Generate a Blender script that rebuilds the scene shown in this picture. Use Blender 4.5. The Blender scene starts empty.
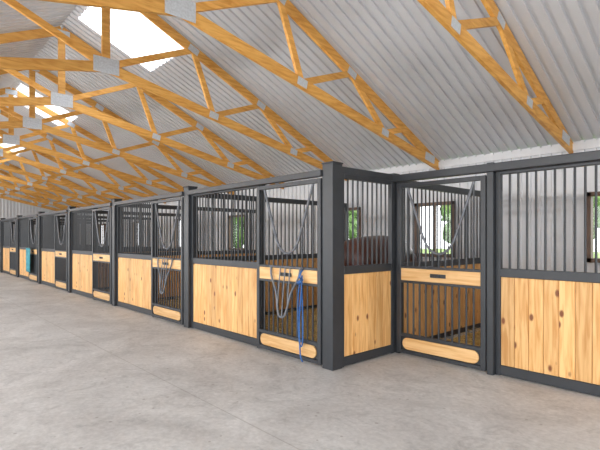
import bpy, math, random
from mathutils import Vector, Matrix, noise
random.seed(7)
scene = bpy.context.scene
try:
    scene.view_settings.view_transform = 'Standard'
except Exception:
    pass
COL = scene.collection

# ------------------------------------------------------------------ materials
def newmat(name):
    m = bpy.data.materials.new(name); m.use_nodes = True
    nt = m.node_tree; b = nt.nodes['Principled BSDF']
    return m, nt, b
def N(nt, t, **kw):
    n = nt.nodes.new(t)
    for k, v in kw.items(): setattr(n, k, v)
    return n
def simple(name, col, rough=0.5, metal=0.0, var=0.12, scale=9.0, bump=0.0):
    m, nt, b = newmat(name)
    tc = N(nt, 'ShaderNodeTexCoord'); no = N(nt, 'ShaderNodeTexNoise')
    no.inputs['Scale'].default_value = scale; no.inputs['Detail'].default_value = 4
    nt.links.new(tc.outputs['Object'], no.inputs['Vector'])
    r = N(nt, 'ShaderNodeValToRGB')
    r.color_ramp.elements[0].position = 0.3; r.color_ramp.elements[1].position = 0.7
    r.color_ramp.elements[0].color = [c*(1-var) for c in col]+[1]
    r.color_ramp.elements[1].color = [min(1, c*(1+var)) for c in col]+[1]
    nt.links.new(no.outputs['Fac'], r.inputs['Fac'])
    nt.links.new(r.outputs['Color'], b.inputs['Base Color'])
    b.inputs['Roughness'].default_value = rough; b.inputs['Metallic'].default_value = metal
    if bump:
        bp = N(nt, 'ShaderNodeBump'); bp.inputs['Strength'].default_value = bump
        nt.links.new(no.outputs['Fac'], bp.inputs['Height']); nt.links.new(bp.outputs['Normal'], b.inputs['Normal'])
    return m
def wood(name, c_light, c_dark, grain, knot=True):
    """pine: grain = mapping scale vector (small value along the fibre)"""
    m, nt, b = newmat(name)
    tc = N(nt, 'ShaderNodeTexCoord'); geo = N(nt, 'ShaderNodeNewGeometry')
    mul = N(nt, 'ShaderNodeMath', operation='MULTIPLY'); mul.inputs[1].default_value = 37.0
    nt.links.new(geo.outputs['Random Per Island'], mul.inputs[0])
    add = N(nt, 'ShaderNodeVectorMath', operation='ADD')
    nt.links.new(tc.outputs['Object'], add.inputs[0]); nt.links.new(mul.outputs[0], add.inputs[1])
    mp = N(nt, 'ShaderNodeMapping'); mp.inputs['Scale'].default_value = grain
    nt.links.new(add.outputs[0], mp.inputs['Vector'])
    no = N(nt, 'ShaderNodeTexNoise'); no.inputs['Scale'].default_value = 2.2; no.inputs['Detail'].default_value = 6
    no.inputs['Distortion'].default_value = 0.6
    nt.links.new(mp.outputs[0], no.inputs['Vector'])
    r = N(nt, 'ShaderNodeValToRGB')
    r.color_ramp.elements[0].position = 0.34; r.color_ramp.elements[1].position = 0.62
    r.color_ramp.elements[0].color = (*c_dark, 1); r.color_ramp.elements[1].color = (*c_light, 1)
    nt.links.new(no.outputs['Fac'], r.inputs['Fac'])
    mr = N(nt, 'ShaderNodeMapRange'); mr.inputs['To Min'].default_value = 0.82; mr.inputs['To Max'].default_value = 1.12
    nt.links.new(geo.outputs['Random Per Island'], mr.inputs['Value'])
    vm = N(nt, 'ShaderNodeVectorMath', operation='SCALE')
    nt.links.new(r.outputs['Color'], vm.inputs[0]); nt.links.new(mr.outputs[0], vm.inputs['Scale'])
    out = vm.outputs[0]
    if knot:
        mp2 = N(nt, 'ShaderNodeMapping')
        mp2.inputs['Scale'].default_value = [7.5 if g > 3 else 4.2 for g in grain]
        nt.links.new(add.outputs[0], mp2.inputs['Vector'])
        vo = N(nt, 'ShaderNodeTexVoronoi'); vo.inputs['Scale'].default_value = 1.0
        nt.links.new(mp2.outputs[0], vo.inputs['Vector'])
        kr = N(nt, 'ShaderNodeValToRGB')
        kr.color_ramp.elements[0].position = 0.10; kr.color_ramp.elements[0].color = (1, 1, 1, 1)
        kr.color_ramp.elements[1].position = 0.19; kr.color_ramp.elements[1].color = (0, 0, 0, 1)
        nt.links.new(vo.outputs['Distance'], kr.inputs['Fac'])
        mx = N(nt, 'ShaderNodeMix', data_type='RGBA')
        nt.links.new(kr.outputs['Color'], mx.inputs['Factor'])
        nt.links.new(out, mx.inputs['A']); mx.inputs['B'].default_value = (0.20, 0.06, 0.015, 1)
        out = mx.outputs['Result']
    nt.links.new(out, b.inputs['Base Color'])
    b.inputs['Roughness'].default_value = 0.5
    return m

M_steel = simple('charcoal_powdercoat', (0.032, 0.036, 0.042), 0.42, 0.0, 0.1)
M_yoke = simple('grey_yoke_steel', (0.15, 0.16, 0.18), 0.35, 0.1, 0.08)
M_board = wood('pine_board_vertical', (0.84, 0.51, 0.21), (0.62, 0.30, 0.085), (14, 14, 1.1))
M_strip = wood('pine_board_horizontal', (0.84, 0.54, 0.25), (0.68, 0.37, 0.13), (1.1, 14, 14), False)
M_truss = wood('truss_lumber', (0.86, 0.47, 0.12), (0.64, 0.29, 0.05), (9, 1.4, 9), False)
M_galv = simple('galvanised_plate', (0.60, 0.64, 0.69), 0.4, 0.15, 0.12, 40)
M_ceil = simple('white_ribbed_steel', (0.64, 0.66, 0.70), 0.28, 0.0, 0.03, 1.5)
M_wall = simple('white_wall_steel', (0.76, 0.78, 0.81), 0.45, 0.0, 0.03, 1.5)
M_straw = simple('straw', (0.55, 0.38, 0.14), 0.85, 0, 0.35, 30, 0.6)
M_frame = simple('window_wood_frame', (0.16, 0.10, 0.07), 0.5)
M_horse = simple('bay_horse_coat', (0.07, 0.02, 0.011), 0.4, 0, 0.3, 3)
M_mane = simple('black_hair', (0.012, 0.01, 0.01), 0.6)
M_hoof = simple('hoof', (0.05, 0.04, 0.035), 0.6)
M_blue = simple('blue_rope', (0.03, 0.12, 0.35), 0.7, 0, 0.3, 60)
M_teal = simple('teal_fabric', (0.06, 0.30, 0.36), 0.8, 0, 0.2, 12)
M_grass = simple('grass', (0.16, 0.24, 0.06), 0.9, 0, 0.4, 2)
M_leaf = simple('foliage', (0.08, 0.15, 0.035), 0.8, 0, 0.5, 5, 0.6)
M_bark = simple('bark', (0.12, 0.08, 0.05), 0.9, 0, 0.3, 8)
M_gravel = simple('pale_gravel', (0.55, 0.53, 0.50), 0.9, 0, 0.2, 6)

def skylight_mat():
    m, nt, b = newmat('translucent_panel')
    nt.nodes.remove(b); o = nt.nodes['Material Output']
    t = N(nt, 'ShaderNodeBsdfTranslucent'); t.inputs['Color'].default_value = (0.95, 0.97, 1, 1)
    tr = N(nt, 'ShaderNodeBsdfTransparent')
    mx = N(nt, 'ShaderNodeMixShader'); mx.inputs[0].default_value = 0.5
    nt.links.new(t.outputs[0], mx.inputs[1]); nt.links.new(tr.outputs[0], mx.inputs[2])
    nt.links.new(mx.outputs[0], o.inputs['Surface'])
    return m
M_sky = skylight_mat()
def glass_mat():
    m, nt, b = newmat('window_glass')
    nt.nodes.remove(b); o = nt.nodes['Material Output']
    g = N(nt, 'ShaderNodeBsdfGlossy'); g.inputs['Roughness'].default_value = 0.05
    tr = N(nt, 'ShaderNodeBsdfTransparent')
    mx = N(nt, 'ShaderNodeMixShader'); mx.inputs[0].default_value = 0.93
    nt.links.new(g.outputs[0], mx.inputs[1]); nt.links.new(tr.outputs[0], mx.inputs[2])
    nt.links.new(mx.outputs[0], o.inputs['Surface'])
    return m
M_glass = glass_mat()

def concrete():
    m, nt, b = newmat('concrete_slab')
    tc = N(nt, 'ShaderNodeTexCoord')
    def noi(s, d, rough=0.6, dist=0.0):
        n = N(nt, 'ShaderNodeTexNoise'); n.inputs['Scale'].default_value = s; n.inputs['Detail'].default_value = d
        n.inputs['Roughness'].default_value = rough; n.inputs['Distortion'].default_value = dist
        nt.links.new(tc.outputs['Object'], n.inputs['Vector']); return n
    n1 = noi(0.8, 9, 0.72, 0.8); n2 = noi(24, 5); n3 = noi(3.2, 7, 0.75, 1.5)
    r1 = N(nt, 'ShaderNodeValToRGB')
    r1.color_ramp.elements[0].position = 0.32; r1.color_ramp.elements[0].color = (0.43, 0.42, 0.41, 1)
    r1.color_ramp.elements[1].position = 0.66; r1.color_ramp.elements[1].color = (0.64, 0.635, 0.625, 1)
    nt.links.new(n1.outputs['Fac'], r1.inputs['Fac'])
    mr = N(nt, 'ShaderNodeMapRange'); mr.inputs['From Min'].default_value = 0.3; mr.inputs['From Max'].default_value = 0.7
    mr.inputs['To Min'].default_value = 0.86; mr.inputs['To Max'].default_value = 1.09
    nt.links.new(n2.outputs['Fac'], mr.inputs['Value'])
    mr3 = N(nt, 'ShaderNodeMapRange'); mr3.inputs['From Min'].default_value = 0.34; mr3.inputs['From Max'].default_value = 0.5
    mr3.inputs['To Min'].default_value = 0.80; mr3.inputs['To Max'].default_value = 1.0
    nt.links.new(n3.outputs['Fac'], mr3.inputs['Value'])
    pm = N(nt, 'ShaderNodeMath', operation='MULTIPLY'); nt.links.new(mr.outputs[0], pm.inputs[0]); nt.links.new(mr3.outputs[0], pm.inputs[1])
    vs = N(nt, 'ShaderNodeVectorMath', operation='SCALE')
    nt.links.new(r1.outputs['Color'], vs.inputs[0]); nt.links.new(pm.outputs[0], vs.inputs['Scale'])
    vo = N(nt, 'ShaderNodeTexVoronoi'); vo.inputs['Scale'].default_value = 5.5
    nt.links.new(tc.outputs['Object'], vo.inputs['Vector'])
    sp = N(nt, 'ShaderNodeMath', operation='LESS_THAN'); sp.inputs[1].default_value = 0.075
    nt.links.new(vo.outputs['Distance'], sp.inputs[0])
    sp2 = N(nt, 'ShaderNodeMath', operation='MULTIPLY'); sp2.inputs[1].default_value = 0.5
    nt.links.new(sp.outputs[0], sp2.inputs[0])
    sx = N(nt, 'ShaderNodeSeparateXYZ'); nt.links.new(tc.outputs['Object'], sx.inputs[0])
    def joint(sock, period, off):
        a = N(nt, 'ShaderNodeMath', operation='ADD'); a.inputs[1].default_value = off; nt.links.new(sock, a.inputs[0])
        p = N(nt, 'ShaderNodeMath', operation='PINGPONG'); p.inputs[1].default_value = period/2; nt.links.new(a.outputs[0], p.inputs[0])
        l = N(nt, 'ShaderNodeMath', operation='LESS_THAN'); l.inputs[1].default_value = 0.006; nt.links.new(p.outputs[0], l.inputs[0])
        return l.outputs[0]
    j1 = joint(sx.outputs['X'], 6.4, 0.75); j2 = joint(sx.outputs['Y'], 6.0, 3.9)
    mxj = N(nt, 'ShaderNodeMath', operation='MAXIMUM'); nt.links.new(j1, mxj.inputs[0]); nt.links.new(j2, mxj.inputs[1])
    mj = N(nt, 'ShaderNodeMath', operation='MULTIPLY'); mj.inputs[1].default_value = 0.35; nt.links.new(mxj.outputs[0], mj.inputs[0])
    mm = N(nt, 'ShaderNodeMath', operation='MAXIMUM'); nt.links.new(mj.outputs[0], mm.inputs[0]); nt.links.new(sp2.outputs[0], mm.inputs[1])
    mx = N(nt, 'ShaderNodeMix', data_type='RGBA'); nt.links.new(mm.outputs[0], mx.inputs['Factor'])
    nt.links.new(vs.outputs[0], mx.inputs['A']); mx.inputs['B'].default_value = (0.2, 0.18, 0.15, 1)
    nt.links.new(mx.outputs['Result'], b.inputs['Base Color'])
    b.inputs['Roughness'].default_value = 0.6
    bp = N(nt, 'ShaderNodeBump'); bp.inputs['Strength'].default_value = 0.08
    nt.links.new(n2.outputs['Fac'], bp.inputs['Height']); nt.links.new(bp.outputs['Normal'], b.inputs['Normal'])
    return m
M_conc = concrete()

# ------------------------------------------------------------------ mesh builder
class MB:
    def __init__(s): s.v = []; s.f = []; s.m = []; s.mats = []; s.M = Matrix.Identity(4)
    def mi(s, mat):
        if mat not in s.mats: s.mats.append(mat)
        return s.mats.index(mat)
    def add(s, vs, fs, mat):
        o = len(s.v); k = s.mi(mat)
        s.v += [s.M @ Vector(p) for p in vs]
        for f in fs: s.f.append([i+o for i in f]); s.m.append(k)
    def box(s, a, b, mat):
        x0, y0, z0 = a; x1, y1, z1 = b
        s.add([(x0,y0,z0),(x1,y0,z0),(x1,y1,z0),(x0,y1,z0),(x0,y0,z1),(x1,y0,z1),(x1,y1,z1),(x0,y1,z1)],
              [(0,3,2,1),(4,5,6,7),(0,1,5,4),(1,2,6,5),(2,3,7,6),(3,0,4,7)], mat)
    def beam(s, p0, p1, w, h, mat, side=(1, 0, 0)):
        p0 = Vector(p0); p1 = Vector(p1); d = (p1-p0).normalized(); sd = Vector(side).normalized(); up = d.cross(sd).normalized()
        vs = []
        for p in (p0, p1):
            for a, b in ((-1,-1),(1,-1),(1,1),(-1,1)): vs.append(p + sd*a*w/2 + up*b*h/2)
        s.add(vs, [(0,3,2,1),(4,5,6,7),(0,1,5,4),(1,2,6,5),(2,3,7,6),(3,0,4,7)], mat)
    def tube(s, pts, r, mat, n=8):
        pts = [Vector(p) for p in pts]; vs = []; fs = []
        ref = None
        for i, p in enumerate(pts):
            if i == 0: d = pts[1]-pts[0]
            elif i == len(pts)-1: d = pts[-1]-pts[-2]
            else: d = pts[i+1]-pts[i-1]
            d.normalize()
            if ref is None:
                ref = Vector((0,1,0)) if abs(d.y) < 0.9 else Vector((1,0,0))
            a = (ref - d*ref.dot(d)).normalized(); ref = a; b = d.cross(a)
            for k in range(n):
                t = 2*math.pi*k/n; vs.append(p + (a*math.cos(t)+b*math.sin(t))*r)
        for i in range(len(pts)-1):
            for k in range(n):
                fs.append((i*n+k, i*n+(k+1)%n, (i+1)*n+(k+1)%n, (i+1)*n+k))
        fs.append(tuple(range(n-1, -1, -1))); fs.append(tuple((len(pts)-1)*n+k for k in range(n)))
        s.add(vs, fs, mat)
    def prism(s, poly, y0, y1, mat):
        n = len(poly)
        vs = [(x, y0, z) for x, z in poly]+[(x, y1, z) for x, z in poly]
        fs = [tuple(range(n)), tuple(range(2*n-1, n-1, -1))]
        for i in range(n): fs.append((i, i+n, (i+1) % n+n, (i+1) % n))
        s.add(vs, fs, mat)
    def done(s, name, parent=None, origin=(0,0,0), bevel=0, smooth=False):
        o = Vector(origin)
        me = bpy.data.meshes.new(name); me.from_pydata([tuple(p-o) for p in s.v], [], s.f)
        for m in s.mats: me.materials.append(m)
        me.polygons.foreach_set('material_index', s.m)
        me.update()
        if smooth: me.polygons.foreach_set('use_smooth', [True]*len(me.polygons))
        ob = bpy.data.objects.new(name, me); COL.objects.link(ob)
        ob.location = o
        if parent: ob.parent = parent; ob.location = o - parent.location
        if bevel:
            b = ob.modifiers.new('bevel', 'BEVEL'); b.width = bevel; b.segments = 1; b.limit_method = 'ANGLE'
        return ob
def empty(name, loc):
    e = bpy.data.objects.new(name, None); e.empty_display_size = 0.3; COL.objects.link(e); e.location = loc; return e
def smooth_pts(P, n=6):
    out = []
    P = [Vector(p) for p in P]
    for i in range(len(P)-1):
        p0 = P[max(i-1,0)]; p1 = P[i]; p2 = P[i+1]; p3 = P[min(i+2,len(P)-1)]
        for k in range(n):
            t = k/n
            out.append(0.5*((2*p1)+(p2-p0)*t+(2*p0-5*p1+4*p2-p3)*t*t+(3*p1-p0-3*p2+p3)*t**3))
    out.append(P[-1]); return out

# ------------------------------------------------------------------ dimensions
YF, YS, YW, YR = 3.60, 4.82, 7.55, 2.33
XC, S = -3.50, 3.19
XR0 = -3.44      # left edge of the set-back stall
XEND, XNEAR = -27.5, 4.6
YN = YR-(YW-YR)
HEEL, SB, ST = 2.79, 0.214, 0.457
def ztop(y): return HEEL + ST*(YW-0.05-max(y, 2*YR-y))
def zbot(y): return HEEL + SB*(YW-0.05-max(y, 2*YR-y))
def zroof(y): return ztop(y)+0.11

# ------------------------------------------------------------------ shell
m = MB(); m.box((XEND, YN, -0.15), (XNEAR, YW, 0.0), M_conc); m.done('floor')
m = MB()
m.box((-60, YW, -0.3), (30, 60, -0.1), M_grass); m.box((-60, -30, -0.3), (30, YN, -0.1), M_gravel)
m.box((XNEAR, YN, -0.3), (30, YW, -0.1), M_gravel); m.done('ground_exterior')

def rib_profile(x0, x1, period=0.15, h=0.03):
    pts = []; k = math.ceil(x0/period-1)
    while k*period < x1:
        b = k*period
        for dx, dz in ((0, 0), (0.098, 0), (0.105, h), (0.143, h)):
            x = b+dx
            if x0 < x < x1: pts.append((x, dz))
        k += 1
    return [(x0, 0)]+pts+[(x1, 0)]
def sheet(mb, a0, a1, pf, q0, q1, mat):
    pr = rib_profile(a0, a1); vs = []; fs = []
    for a, h in pr: vs += [pf(a, q0, h), pf(a, q1, h)]
    for i in range(len(pr)-1): fs.append((2*i, 2*i+2, 2*i+3, 2*i+1))
    mb.add(vs, fs, mat)
SKY = [(-7.62, 0.7), (-13.5, 0.75), (-19.4, 0.75), (0.6, 0.7)]
YSK = 3.74
def roof(side):
    mb = MB(); f = (lambda a, y, h: (a, y if side > 0 else 2*YR-y, zroof(y)+h))
    cuts = [XEND-0.2]
    for c, w in sorted(SKY): cuts += [c-w, c+w]
    cuts.append(XNEAR+0.2)
    for i in range(0, len(cuts)-1):
        skyhere = (i % 2 == 1)
        if skyhere and side > 0:
            sheet(mb, cuts[i], cuts[i+1], f, YSK, YW+0.3, M_ceil)
            sheet(mb, cuts[i], cuts[i+1], f, YR, YR+0.12, M_ceil)
        else: sheet(mb, cuts[i], cuts[i+1], f, YR, YW+0.3, M_ceil)
    return mb
roof(1).done('ceiling'); roof(-1).done('ceiling')
for c, w in SKY:
    mb = MB(); sheet(mb, c-w, c+w, lambda a, y, h: (a, y, zroof(y)+h+0.01), YR+0.1, YSK+0.03, M_sky); mb.done('skylight_panel')
WIN = [(-1.62, .42), (-4.55, .38), (-6.72, .38), (-10.9, .42), (-14.3, .42), (-18, .42), (-22, .42), (2.4, .42)]
WZ0, WZ1 = 1.13, 2.08
mb = MB(); fw = lambda a, z, h: (a, YW-h, z)
xs = [XEND]
for c, w in sorted(WIN): xs += [c-w, c+w]
xs.append(XNEAR)
for i in range(len(xs)-1):
    if i % 2 == 1:
        sheet(mb, xs[i], xs[i+1], fw, -0.1, WZ0, M_wall); sheet(mb, xs[i], xs[i+1], fw, WZ1, 2.88, M_wall)
    else: sheet(mb, xs[i], xs[i+1], fw, -0.1, 2.88, M_wall)
mb.box((XEND, YW-0.06, 2.74), (XNEAR, YW-0.032, 2.84), M_wall)
mb.done('wall_back')
mb = MB(); pr = rib_profile(YN, YW); vs = []; fs = []
for a, h in pr: vs += [(XEND+h, a, -0.1), (XEND+h, a, zroof(a))]
for i in range(len(pr)-1): fs.append((2*i, 2*i+2, 2*i+3, 2*i+1))
mb.add(vs, fs, M_wall); mb.done('wall_end')
mb = MB(); mb.box((XEND, YN-0.02, 2.6), (XNEAR, YN+0.08, 2.86), M_truss)
for i in range(8):
    x = XEND+0.1+i*4.5; mb.box((x, YN-0.05, -0.1), (x+0.14, YN+0.1, 2.62), M_truss)
mb.done('wall_near_post_frame')
for i, (c, w) in enumerate(WIN):
    mb = MB(); t = 0.06; y0, y1 = YW-0.07, YW+0.05
    mb.box((c-w-.03, y0, WZ0-.03), (c-w+t-.03, y1, WZ1+.03), M_frame); mb.box((c+w-t+.03, y0, WZ0-.03), (c+w+.03, y1, WZ1+.03), M_frame)
    mb.box((c-w-.03, y0, WZ0-.03), (c+w+.03, y1, WZ0+t-.03), M_frame); mb.box((c-w-.03, y0, WZ1-t+.03), (c+w+.03, y1, WZ1+.03), M_frame)
    mb.box((c-.015, YW-0.03, WZ0), (c+.015, YW+0.01, WZ1), M_frame)
    mb.box((c-w, YW-.012, WZ0), (c+w, YW-.008, WZ1), M_glass)
    mb.done('window_%d' % (i+1))

# ------------------------------------------------------------------ trusses
def truss(x):
    mb = MB(); t = 0.045
    for sgn in (1, -1):
        Y = (lambda y: y if sgn > 0 else 2*YR-y)
        P = lambda y, z, dx=0: (x+dx, Y(y), z)
        mb.beam(P(YW-0.02, ztop(YW-.02)), P(YR, ztop(YR)), t, 0.14, M_truss)
        mb.beam(P(YW-0.02, zbot(YW-.02)-.02), P(YR, zbot(YR)), t*1.02, 0.14, M_truss)
        web = [(YR, 0, 3.72, 1), (3.72, 1, 4.10, 0), (4.10, 0, 5.10, 1), (5.10, 1, 5.90, 0), (5.90, 0, 6.44, 1)]
        for ya, ta, yb, tb in web:
            a = P(ya, ztop(ya) if ta else zbot(ya)); b = P(yb, ztop(yb) if tb else zbot(yb))
            mb.beam(a, b, t*0.96, 0.09, M_truss)
        for yy, top in ((3.72, 1), (4.10, 0), (5.10, 1), (5.90, 0)):
            dy = 0.085
            for dx in (-.026, .026):
                za, zb = (ztop(yy-dy), ztop(yy+dy)) if top else (zbot(yy-dy), zbot(yy+dy))
                mb.beam(P(yy-dy, za, dx), P(yy+dy, zb, dx), 0.003, 0.11, M_galv)
        for dx in (-.027, .027):
            yy = YW-.35; mb.beam(P(yy-.15, zbot(yy)+.06, dx), P(yy+.15, zbot(yy)+.0, dx), 0.003, 0.14, M_galv)
    mb.beam((x, YR, zbot(YR)), (x, YR, ztop(YR)), t*.98, 0.11, M_truss)
    for dx in (-.028, .028):
        mb.box((x+dx-.002, YR-.18, zbot(YR)-.10), (x+dx+.002, YR+.18, zbot(YR)+.12), M_galv)
        mb.box((x+dx-.002, YR-.13, ztop(YR)-.12), (x+dx+.002, YR+.13, ztop(YR)+.0), M_galv)
    mb.done('roof_truss', origin=(x, YR, HEEL))
x = 4.33
while x > XEND+0.3: truss(x); x -= 2.2

# ------------------------------------------------------------------ stalls
RB, R0, R1, RT0, RT1 = 0.11, 1.04, 1.13, 2.12, 2.21
def bars(mb, x0, x1, z0, z1, sp=0.088, r=0.0115, y=0.0, clip=None):
    n = max(1, round((x1-x0)/sp)); d = (x1-x0)/n
    for i in range(1, n):
        x = x0+i*d; zt = z1
        if clip: zt = min(z1, clip(x))
        if zt > z0+.02: mb.tube([(x, y, z0), (x, y, zt)], r, M_steel, 6)
def boards(mb, x0, x1, z0, z1, y0=-0.018, y1=0.018, w=0.14):
    n = max(1, round((x1-x0)/w)); d = (x1-x0)/n
    for i in range(n): mb.box((x0+i*d+.0015, y0, z0), (x0+(i+1)*d-.0015, y1, z1), M_board)
def fixed_panel(fr, ba, bo, x0, x1, top=True):
    h = 0.03
    fr.box((x0, -h, 0), (x0+.05, h, RT1), M_steel); fr.box((x1-.05, -h, 0), (x1, h, RT1), M_steel)
    fr.box((x0+.05, -h, 0.01), (x1-.05, h, RB), M_steel); fr.box((x0+.05, -h, R0), (x1-.05, h, R1), M_steel)
    fr.box((x0+.05, -h, RT0), (x1-.05, h, RT1), M_steel)
    bars(ba, x0+.05, x1-.05, R1, RT0); boards(bo, x0+.05, x1-.05, RB, R0)
def rounded(x0, x1, z0, z1, n=8):
    r = (z1-z0)/2; P = []
    for i in range(n+1):
        a = -math.pi/2+math.pi*i/n; P.append((x1-r+r*math.cos(a), (z0+z1)/2+r*math.sin(a)))
    for i in range(n+1):
        a = math.pi/2+math.pi*i/n; P.append((x0+r+r*math.cos(a), (z0+z1)/2+r*math.sin(a)))
    return P
def door(fr, ba, bo, x0, x1, y=-0.075, dropped=False):
    a, b = y-.022, y+.022; s = .055
    fr.box((x0, a, .03), (x0+s, b, 2.12), M_steel); fr.box((x1-s, a, .03), (x1, b, 2.12), M_steel)
    for z0, z1 in ((.03, .075), (.235, .275), (.90, .93), (1.08, 1.11), (2.07, 2.12)):
        fr.box((x0+s, a, z0), (x1-s, b, z1), M_steel)
    fr.box((x0+s, y+.002, .075), (x1-s, y+.012, .235), M_steel)
    bo.prism(rounded(x0+s+.02, x1-s-.02, .083, .227), y-.02, y+.0015, M_strip)
    bo.box((x0+s, y-.018, .93), (x1-s, y+.016, 1.08), M_strip)
    xm = (x0+x1)/2
    fr.box((xm-.10, y-.03, .985), (xm+.10, y-.018, 1.03), M_steel)
    fr.box((xm-.03, y-.05, .99), (xm+.03, y-.03, 1.02), M_steel)
    w = x1-x0
    prof = [(.12, 2.07), (.19, 1.85), (.31, 1.48), (.37, 1.35), (.44, 1.28), (.5, 1.265)]
    def clip(x):
        t = (x-x0)/w; t = min(t, 1-t)
        if t <= prof[0][0]: return 9
        for (ta, za), (tb, zb) in zip(prof, prof[1:]):
            if t <= tb: return za+(zb-za)*(t-ta)/(tb-ta)
        return 1.265
    bars(ba, x0+s, x1-s, .275, .90, y=y); bars(ba, x0+s, x1-s, 1.11, 2.07, y=y, clip=clip)
    yy = y
    pts = [(x0+t*w, yy, z) for t, z in prof]+[(x1-t*w, yy, z) for t, z in reversed(prof[:-1])]
    ba.tube(smooth_pts(pts, 4), .0155, M_yoke, 8)
    if dropped:
        y2 = yy-.035
        pr = [(-.27, 1.10), (-.25, .98), (-.14, .80), (-.09, .62), (-.05, .52), (0, .50), (.05, .52), (.09, .62), (.14, .80), (.25, .98), (.27, 1.10)]
        ba.tube(smooth_pts([(xm+px, y2-.10*(1.1-z), z) for px, z in pr], 4), .013, M_yoke, 8)
        for px in (-.09, 0, .09):
            zb = .51 if px == 0 else .63
            ba.tube([(xm+px, y2-.10*(1.1-zb), zb), (xm+px, y2, 1.10)], .008, M_yoke, 6)
        ba.tube([(xm-.3, y2, 1.10), (xm+.3, y2, 1.10)], .011, M_yoke, 6)
        for px in (-.3, .3): ba.tube([(xm+px, y2, 1.10), (xm+px, y+.0, 1.10)], .011, M_yoke, 6)
def post(mb, xa, xb, ya, yb, h=2.27):
    mb.box((xa, ya, 0), (xb, yb, h), M_steel); mb.box((xa-.008, ya-.008, h), (xb+.008, yb+.008, h+.018), M_steel)
def partition(fr, ba, bo, x, y0, y1):
    M = Matrix.Translation((x, y0, 0)) @ Matrix.Rotation(math.pi/2, 4, 'Z')
    for k in (fr, ba, bo): k.M = M
    L = y1-y0
    fr.box((0, -.025, 0), (.05, .025, RT1), M_steel); fr.box((L-.05, -.025, 0), (L, .025, RT1), M_steel)
    for z0, z1 in ((.01, .08), (R0, R1), (RT0, RT1)): fr.box((.05, -.025, z0), (L-.05, .025, z1), M_steel)
    boards(bo, .05, L-.05, .08, R0); bars(ba, .05, L-.05, R1, RT0, sp=.1)
    for k in (fr, ba, bo): k.M = Matrix.Identity(4)
def bedding(parent, x0, x1, y0, y1, strands):
    mb = MB(); nx, ny = 24, 24; vs = []; fs = []
    for j in range(ny+1):
        for i in range(nx+1):
            x = x0+(x1-x0)*i/nx; y = y0+(y1-y0)*j/ny
            e = min(i, nx-i, j, ny-j); z = 0.004 if e == 0 else 0.04+0.05*noise.noise(Vector((x*2, y*2, 0)))
            vs.append((x, y, max(z, .004)))
    for j in range(ny):
        for i in range(nx):
            a = j*(nx+1)+i; fs.append((a, a+1, a+nx+2, a+nx+1))
    mb.add(vs, fs, M_straw)
    for _ in range(strands):
        x = random.uniform(x0+.15, x1-.15); y = random.uniform(y0+.1, y1-.2); a = random.uniform(0, 6.28); l = random.uniform(.05, .16)
        z = .06+random.random()*.05; dz = random.uniform(-.02, .03); dx, dy = math.cos(a)*l, math.sin(a)*l
        mb.add([(x, y, z), (x+dx, y+dy, z+dz), (x+dx, y+dy, z+dz+.006), (x, y, z+.006)], [(0, 1, 2, 3)], M_straw)
    mb.done('straw_bedding', parent, (x0, y0, 0))

def stall(xr, yf, door_left, near=False, dropped=False):
    """stall whose right post is centred on xr"""
    xl = xr-S; E = empty('horse_stall', (xl, yf, 0)); org = (xl, yf, 0)
    fr, ba, bo = MB(), MB(), MB()
    T = Matrix.Translation((0, yf+.08, 0))
    for k in (fr, ba, bo): k.M = T
    hp = .08
    if door_left:
        dl, dr = xl+.06, xl+1.20
        fr.box((xl-.0, -.05, 0), (xl+.06, .05, 2.25), M_steel)
        fr.box((dr, -.09, 0), (dr+.07, .03, 2.25), M_steel)
        door(fr, ba, bo, dl, dr-.01, dropped=dropped)
        fixed_panel(fr, ba, bo, dr+.07, xr)
        fr.box((xl, -.12, 2.15), (xr, -.03, 2.23), M_steel)
        fr.box((xl, -.03, 2.21), (xr, .05, 2.25), M_steel)
    else:
        dr = xr-hp-.01; dl = dr-1.18
        fixed_panel(fr, ba, bo, xl+hp, dl-.0+.03)
        door(fr, ba, bo, dl, dr, dropped=dropped)
        fr.box((dl-.06, -.05, 0), (dl-.01, .04, RT1), M_steel)
        fr.box((xl+hp, -.11, 2.14), (xr-hp, -.03, 2.21), M_steel)
    for k in (fr, ba, bo): k.M = Matrix.Identity(4)
    if not door_left:
        post(fr, xr-hp, xr+hp, yf, yf+2*hp)
        partition(fr, ba, bo, xl, yf+2*hp, YW-.08)
    fr.done('steel_frame', E, org, .004); ba.done('grille_bars', E, org); bo.done('pine_boards', E, org, .004)
    kb = MB(); kb.M = Matrix.Translation((0, YW-.055, 0)); boards(kb, xl+.05, xr-.05, .02, .84, w=.16); kb.done('kickboards', E, org, .003)
    bedding(E, xl+.08, xr-.08, yf+.22, YW-.1, 2500 if near else 300)
    return E

stall(XC, YF, False, near=True, dropped=True)
stall(XC-S, YF, False, near=True, dropped=True)
for k in range(2, 7): stall(XC-S*k, YF, False)
stall(XR0+S, YS-.08, True, near=True)
stall(XR0+2*S+.06, YS-.08, True)
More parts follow.
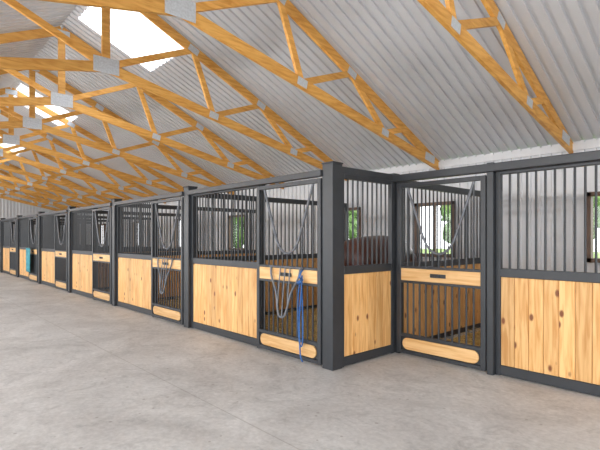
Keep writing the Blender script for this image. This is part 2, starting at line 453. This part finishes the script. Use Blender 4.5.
# return wall + partitions
fr, ba, bo = MB(), MB(), MB()
M = Matrix.Translation((XC+.03, YF+.165, 0)) @ Matrix.Rotation(math.pi/2, 4, 'Z')
for k in (fr, ba, bo): k.M = M
fixed_panel(fr, ba, bo, 0, YS-YF-.24)
fr.box((0, -.035, 2.17), (YS-YF-.24, .035, 2.25), M_steel)
R = empty('return_panel', (XC, YF+.16, 0))
for k in (fr, ba, bo): k.M = Matrix.Identity(4)
fr.box((XC-.04, YS-.07, 0), (XR0-.005, YS+.05, 2.27), M_steel)
fr.done('steel_frame', R, (XC, YF+.16, 0), .004); ba.done('grille_bars', R, (XC, YF+.16, 0)); bo.done('pine_boards', R, (XC, YF+.16, 0), .004)
for px in (XC+.02, XR0+S+.03, XR0+2*S+.09):
    fr, ba, bo = MB(), MB(), MB(); partition(fr, ba, bo, px, YS+.06, YW-.08)
    P = empty('stall_partition', (px, YS, 0))
    fr.done('steel_frame', P, (px, YS, 0)); ba.done('grille_bars', P, (px, YS, 0)); bo.done('pine_boards', P, (px, YS, 0), .004)

# ------------------------------------------------------------------ lead rope
mb = MB(); xr = -3.86; y = YF-.045
P1 = [(xr, y, 1.02), (xr-.035, y-.02, .85), (xr-.05, y-.02, .55), (xr-.03, y-.02, .28), (xr, y-.02, .2), (xr+.03, y-.02, .28), (xr+.03, y-.02, .6), (xr+.012, y-.02, .9), (xr, y, 1.02)]
mb.tube(smooth_pts(P1, 5), .009, M_blue, 6)
P2 = [(xr, y, 1.02), (xr+.02, y-.035, .8), (xr-.01, y-.035, .5), (xr+.005, y-.035, .12), (xr+.03, y-.02, .03)]
mb.tube(smooth_pts(P2, 5), .009, M_blue, 6)
mb.tube([(xr, y+.01, .96), (xr, y-.045, 1.0), (xr, y-.02, 1.06), (xr, y+.01, 1.08)], .012, M_blue, 6)
mb.tube([(xr-.03, y-.04, .93), (xr+.03, y-.04, .96)], .02, M_blue, 6)
mb.done('lead_rope', origin=(xr, y, 1), smooth=True)
mb = MB(); bx0, bx1 = -17.35, -16.75; by = YF-.11; vs = []; fs = []; n = 14
for i in range(n+1):
    for j in range(7):
        t = i/n; z = 1.12-j*.13
        vs.append((bx0+(bx1-bx0)*t, by+.025*math.sin(t*18)*(.3+j*.12)-.01, z))
for i in range(n):
    for j in range(6): a = i*7+j; fs.append((a, a+7, a+8, a+1))
mb.add(vs, fs, M_teal)
mb.tube([(bx0-.05, by+.0, 1.13), (bx1+.05, by+.0, 1.13)], .014, M_steel, 6)
ob = mb.done('horse_blanket', origin=(bx0, by, 1.1), smooth=True); sd = ob.modifiers.new('thick', 'SOLIDIFY'); sd.thickness = .012

# ------------------------------------------------------------------ horse
def skin(name, verts, edges, radii, root, mat, parent, lvl=2):
    me = bpy.data.meshes.new(name); me.from_pydata(verts, edges, []); ob = bpy.data.objects.new(name, me); COL.objects.link(ob)
    me.materials.append(mat)
    md = ob.modifiers.new('skin', 'SKIN'); md.use_smooth_shade = True
    for i, r in enumerate(radii):
        sv = me.skin_vertices[0].data[i]; sv.radius = r if isinstance(r, tuple) else (r, r); sv.use_root = (i == root)
    ss = ob.modifiers.new('sub', 'SUBSURF'); ss.levels = lvl; ss.render_levels = lvl
    ob.parent = parent; return ob
def horse(loc, rot, sc=1.0):
    E = empty('horse', loc); E.rotation_euler = (0, 0, rot); E.scale = (sc, sc, sc)
    V = []; Ed = []; Rr = []
    def c(p, r, prev=None):
        V.append(p); Rr.append(r)
        if prev is not None: Ed.append((prev, len(V)-1))
        return len(V)-1
    pel = c((-.45, 0, 1.13), (.30, .28)); mid = c((-.05, 0, 1.08), (.31, .29), pel); ch = c((.38, 0, 1.08), (.29, .30), mid)
    rump = c((-.68, 0, 1.10), (.22, .22), pel)
    nb = c((.66, 0, 1.14), (.17, .21), ch); nm = c((.92, 0, 1.02), (.11, .16), nb); poll = c((1.16, 0, .90), (.09, .12), nm)
    hd = c((1.27, 0, .70), (.085, .12), poll); nose = c((1.36, 0, .50), (.06, .075), hd); muz = c((1.40, 0, .38), (.055, .065), nose)
    for s in (-1, 1):
        a = c((-.52, s*.17, .95), (.15, .17), pel); b = c((-.40, s*.17, .74), (.09, .11), a); h = c((-.64, s*.17, .52), (.05, .06), b)
        k = c((-.60, s*.17, .22), (.036, .036), h); f = c((-.55, s*.17, .10), (.045, .045), k); c((-.52, s*.17, .045), (.055, .055), f)
        a = c((.42, s*.16, .88), (.12, .14), ch); b = c((.40, s*.16, .68), (.075, .085), a); h = c((.42, s*.16, .46), (.05, .055), b)
        k = c((.42, s*.16, .22), (.034, .034), h); f = c((.45, s*.16, .10), (.043, .043), k); c((.48, s*.16, .045), (.055, .055), f)
    skin('body', V, Ed, Rr, 0, M_horse, E)
    skin('tail', [(-.86, 0, 1.20), (-.95, 0, 1.05), (-.97, 0, .8), (-.95, 0, .45)], [(0, 1), (1, 2), (2, 3)], [.04, .06, .075, .03], 0, M_mane, E)
    mb = MB()
    for i in range(9):
        t = i/8; x = .62+.52*t; z = 1.38-.33*t
        mb.add([(x, 0, z), (x+.07, 0, z-.045), (x+.03, .09, z-.2), (x-.03, .085, z-.14)], [(0, 1, 2, 3)], M_mane)
        mb.add([(x, 0, z+.01), (x+.07, 0, z-.035), (x+.03, -.02, z-.06), (x-.03, -.02, z-.05)], [(0, 1, 2, 3)], M_mane)
    mb.done('mane', None).parent = E
    for s in (-1, 1):
        mb = MB(); mb.tube([(1.15, s*.06, .98), (1.14, s*.085, 1.08)], .025, M_horse, 6); mb.done('ear', None, smooth=True).parent = E
        mb = MB(); mb.tube([(1.30, s*.075, .74), (1.30, s*.094, .74)], .016, M_mane, 8); mb.done('eye', None).parent = E
        for hx in (-.52, .48):
            mb = MB(); mb.tube([(hx+.01, s*.165, 0.0), (hx-.005, s*.165, .085)], .062, M_hoof, 10); mb.done('hoof', None).parent = E
    return E
horse((-4.42, 5.55, 0.02), math.radians(94), 1.09)

# ------------------------------------------------------------------ trees outside
def tree(x, y, h):
    mb = MB(); mb.tube([(x, y, -.1), (x+.1, y, h*.35), (x, y+.1, h*.6)], .16, M_bark, 8)
    rnd = random.Random(int(x*10))
    for i in range(9):
        cx, cy, cz = x+rnd.uniform(-1.4, 1.4), y+rnd.uniform(-1, 1), h*rnd.uniform(.3, .95); r = rnd.uniform(.8, 1.3)
        nu, nv = 14, 9; vs = []; fs = []
        for j in range(nv+1):
            for i2 in range(nu):
                a = 2*math.pi*i2/nu; b = math.pi*j/nv
                d = Vector((math.sin(b)*math.cos(a), math.sin(b)*math.sin(a), math.cos(b)))
                rr = r*(1+.45*noise.noise(d*2.5+Vector((cx, cy, cz)))); vs.append(Vector((cx, cy, cz))+d*rr)
        for j in range(nv):
            for i2 in range(nu):
                fs.append((j*nu+i2, j*nu+(i2+1) % nu, (j+1)*nu+(i2+1) % nu, (j+1)*nu+i2))
        mb.add(vs, fs, M_leaf)
    mb.done('tree', origin=(x, y, 0))
for i in range(7): tree(-46+i*7.0, 32+(i % 3)*3, 4.2+(i % 2))

# ------------------------------------------------------------------ light
w = bpy.data.worlds.new('sky'); scene.world = w; w.use_nodes = True
bg = w.node_tree.nodes['Background']; bg.inputs['Color'].default_value = (0.93, 0.96, 1, 1); bg.inputs['Strength'].default_value = 3.5
sun = bpy.data.lights.new('sun', 'SUN'); sun.energy = 3.0; sun.angle = 0.1; sun.color = (1, .98, .95)
so = bpy.data.objects.new('sun', sun); COL.objects.link(so); so.rotation_euler = (math.radians(22), math.radians(8), 0); so.location = (0, -5, 12)
# added fill lights on the near eave beam, out of view, brightening the barn
for i, x in enumerate((3.0, -2.5, -8.0, -13.5, -19.0, -24.5)):
    y, z = YN+.08, 2.64
    E = empty('led_batten_light', (x, y, z))
    mb = MB(); mb.box((x-1.2, y, z+.0), (x+1.2, y+.06, z+.14), M_galv)  # made-up casing behind each added fill light
    mb.done('housing', E, (x, y, z))
    L = bpy.data.lights.new('led', 'AREA'); L.shape = 'RECTANGLE'; L.size = 2.4; L.size_y = .12; L.energy = 110; L.color = (1, .99, .98)
    lo = bpy.data.objects.new('led', L); COL.objects.link(lo); lo.parent = E; lo.location = (0, .075, .07)
    lo.rotation_euler = (math.radians(95), 0, 0)

# ------------------------------------------------------------------ camera
cam = bpy.data.cameras.new('camera'); co = bpy.data.objects.new('camera', cam); COL.objects.link(co)
co.location = (0, 0, 1.45); co.rotation_euler = (math.radians(90), 0, math.radians(47.63))
cam.sensor_width = 36; cam.lens = 27.3; cam.shift_y = 13/600; cam.clip_start = .05
scene.camera = co
